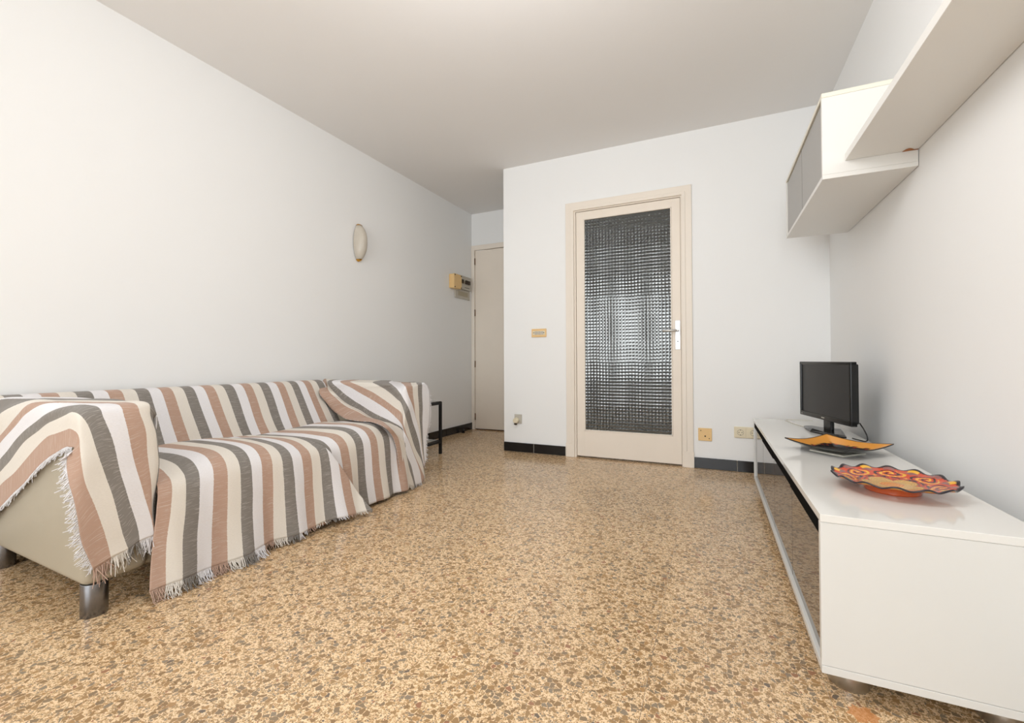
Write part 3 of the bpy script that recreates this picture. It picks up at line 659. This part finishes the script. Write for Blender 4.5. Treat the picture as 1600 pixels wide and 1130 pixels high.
def fold(c):
    # quarter-rounded edges: outer at c=0, inner at c=AW; returns (y, z)
    q = RF*math.pi/4
    if c < -q: return (0.0, AT-RF+(c+q))
    if c < q:
        a = (c+q)/(2*q)*math.pi/2; return (RF-RF*math.cos(a), AT-RF+RF*math.sin(a))
    e = c-q
    top = AW-2*RF
    if e < top: return (RF+e, AT)
    e -= top
    if e < 2*q: a = e/(2*q)*math.pi/2; return (AW-RF+RF*math.sin(a), AT-RF+RF*math.cos(a))
    return (AW, AT-RF-(e-2*q))
st_ = [.02, .12, .22, .32, .42, .51, .60, .68, .75, .81, .85]
rows = []
for r, tab in enumerate(ARM):
    pts = []
    for x in st_:
        y, z = fold(lerp_tab(tab, x)); pts.append(Vector((x, y, z)))
    if r >= 2:
        y, z = fold(lerp_tab(tab, .872)); pts.append(Vector((.887, y+.002, z-.008 if r > 2 else z-.012)))
    elif r == 1: pts.append(Vector((.893, .002, .578)))
    else: pts.append(Vector((.885, -.003, .535)))
    pts += [Vector(p) for p in FRONT[r]]; rows.append(pts)
def net_sheet(rows, ri, rj, amp, seed):
    fine = [crom(r, rj) for r in rows]; cols_ = [crom([fine[r][j] for r in range(len(fine))], ri) for j in range(len(fine[0]))]
    g = [[cols_[j][i] for j in range(len(cols_))] for i in range(len(cols_[0]))]
    for i, r in enumerate(g):
        for j, p in enumerate(r):
            n = nz(p.x*11, p.y*11+seed, p.z*11); p.x += amp*n; p.y += amp*nz(p.z*9, p.x*9, seed)*.8; p.z += amp*.4*n
    V = [0]
    m = len(g)//2
    for a, b in zip(g[m][:-1], g[m][1:]): V.append(V[-1]+(b-a).length)
    return g, V
g, V = net_sheet(rows, 8, 6, .0035, 3); U = [.25*i/8 for i in range(len(g))]
thN = sheet('throw', g, U, V, 'striped throw with white fringed edge over the near sofa arm')
nj = len(g[0]); ip = len(st_)*6
pan = [(g[0][j], .87) for j in range(0, ip-3)]; fr_ = [(g[0][j], .87) for j in range(ip+2, nj)]
fringe(thN, pan, 260, .026, .5, Vector((0, -.35, 0)), .85, name='fringe'); fringe(thN, fr_, 150, .026, .5, Vector((-.3, -.75, 0)), .85, down=.7)
bot = [(g[i][-1], U[i]) for i in range(len(g))]; fringe(thN, bot, 150, .05, .2, Vector((.1, 0, 0)))
# throw over the far arm
CN = [[[0.05,1.646,0.664],[0.06,1.626,0.666],[0.229,1.444,0.598],[0.273,1.463,0.526],[0.317,1.494,0.462],[0.501,1.414,0.436],[0.667,1.356,0.436],[0.77,1.356,0.436],[0.918,1.296,0.429],[0.918,1.37,0.367],[0.918,1.405,0.29],[0.918,1.427,0.211],[0.918,1.449,0.131],[0.919,1.472,0.05]],[[0.05,1.671,0.664],[0.06,1.651,0.666],[0.25,1.503,0.602],[0.327,1.505,0.546],[0.414,1.505,0.5],[0.511,1.505,0.469],[0.611,1.498,0.438],[0.766,1.437,0.436],[0.918,1.355,0.414],[0.918,1.42,0.349],[0.918,1.446,0.275],[0.918,1.464,0.199],[0.92,1.482,0.123],[0.925,1.496,0.048]],[[0.13,1.72,0.664],[0.23,1.515,0.662],[0.316,1.505,0.579],[0.427,1.505,0.518],[0.548,1.505,0.475],[0.661,1.505,0.43],[0.783,1.505,0.413],[0.887,1.505,0.373],[0.912,1.486,0.32],[0.912,1.498,0.26],[0.912,1.513,0.199],[0.912,1.533,0.137],[0.912,1.558,0.074],[0.912,1.583,0.01]],[[0.17,1.72,0.664],[0.27,1.515,0.662],[0.366,1.505,0.602],[0.469,1.505,0.547],[0.575,1.505,0.5],[0.68,1.505,0.459],[0.787,1.505,0.426],[0.883,1.505,0.387],[0.912,1.483,0.339],[0.912,1.494,0.277],[0.912,1.514,0.215],[0.912,1.551,0.151],[0.912,1.573,0.086],[0.912,1.593,0.02]],[[0.24,1.72,0.664],[0.34,1.52,0.662],[0.445,1.505,0.629],[0.542,1.505,0.59],[0.636,1.505,0.552],[0.726,1.505,0.513],[0.807,1.505,0.468],[0.876,1.505,0.414],[0.912,1.496,0.358],[0.912,1.535,0.294],[0.912,1.572,0.227],[0.912,1.608,0.159],[0.912,1.639,0.09],[0.912,1.656,0.02]],[[0.32,1.72,0.664],[0.42,1.53,0.662],[0.521,1.505,0.642],[0.602,1.505,0.616],[0.677,1.505,0.585],[0.747,1.505,0.551],[0.813,1.505,0.515],[0.876,1.505,0.477],[0.912,1.484,0.414],[0.912,1.511,0.345],[0.912,1.55,0.274],[0.912,1.591,0.201],[0.912,1.635,0.127],[0.912,1.68,0.05]],[[0.514,1.72,0.664],[0.614,1.537,0.662],[0.688,1.505,0.647],[0.731,1.505,0.63],[0.769,1.505,0.609],[0.807,1.505,0.587],[0.842,1.505,0.564],[0.876,1.505,0.539],[0.912,1.491,0.473],[0.912,1.526,0.401],[0.912,1.553,0.326],[0.912,1.592,0.251],[0.912,1.644,0.175],[0.912,1.676,0.095]],[[0.612,1.72,0.664],[0.712,1.576,0.662],[0.795,1.505,0.655],[0.814,1.505,0.643],[0.834,1.505,0.632],[0.85,1.505,0.618],[0.866,1.505,0.603],[0.881,1.505,0.588],[0.912,1.518,0.519],[0.912,1.558,0.443],[0.912,1.594,0.364],[0.912,1.628,0.283],[0.912,1.652,0.2],[0.912,1.675,0.117]],[[0.586,1.75,0.655],[0.646,1.763,0.652],[0.693,1.718,0.65],[0.739,1.675,0.648],[0.783,1.633,0.647],[0.823,1.593,0.644],[0.862,1.554,0.64],[0.9,1.516,0.637],[0.912,1.544,0.557],[0.912,1.584,0.474],[0.912,1.621,0.388],[0.912,1.642,0.301],[0.912,1.661,0.213],[0.912,1.677,0.124]],[[0.66,1.75,0.655],[0.72,1.775,0.653],[0.753,1.741,0.65],[0.786,1.707,0.647],[0.816,1.675,0.644],[0.845,1.642,0.64],[0.873,1.611,0.637],[0.9,1.581,0.633],[0.912,1.576,0.553],[0.912,1.59,0.471],[0.912,1.622,0.387],[0.912,1.644,0.302],[0.912,1.663,0.217],[0.912,1.68,0.131]],[[0.732,1.75,0.655],[0.792,1.751,0.655],[0.812,1.73,0.653],[0.831,1.71,0.651],[0.849,1.69,0.649],[0.866,1.67,0.646],[0.883,1.651,0.644],[0.9,1.632,0.641],[0.912,1.622,0.56],[0.912,1.629,0.477],[0.912,1.639,0.393],[0.912,1.65,0.309],[0.912,1.665,0.224],[0.912,1.682,0.137]],[[0.797,1.75,0.655],[0.857,1.728,0.654],[0.865,1.72,0.651],[0.872,1.712,0.649],[0.879,1.704,0.646],[0.886,1.696,0.644],[0.893,1.688,0.641],[0.9,1.679,0.639],[0.912,1.663,0.558],[0.912,1.663,0.476],[0.912,1.663,0.394],[0.912,1.668,0.311],[0.912,1.675,0.228],[0.912,1.684,0.144]],[[0.8,1.76,0.64],[0.867,1.739,0.654],[0.875,1.741,0.646],[0.882,1.744,0.639],[0.889,1.747,0.631],[0.893,1.748,0.621],[0.896,1.749,0.611],[0.9,1.751,0.601],[0.912,1.742,0.525],[0.912,1.743,0.447],[0.912,1.729,0.372],[0.912,1.707,0.3],[0.912,1.698,0.225],[0.912,1.701,0.148]]]
rows = [[Vector(p) for p in r] for r in CN]
g, V = net_sheet(rows, 6, 5, .003, 8); U = [.25*i/6 for i in range(len(g))]
for i, r in enumerate(g):
    for j, p in enumerate(r): p.z = max(p.z, .012)
thC = sheet('throw', g, U, V, 'striped throw draped diagonally over the far sofa arm')
hem = [(g[-1][j], .87) for j in range(len(g[0]))]; fringe(thC, hem, 170, .018, .45, Vector((.2, .8, 0)), .87, down=.5)
bot = [(g[i][-1], U[i]) for i in range(len(g))]; fringe(thC, bot, 60, .02, .3, Vector((.2, 0, 0)))
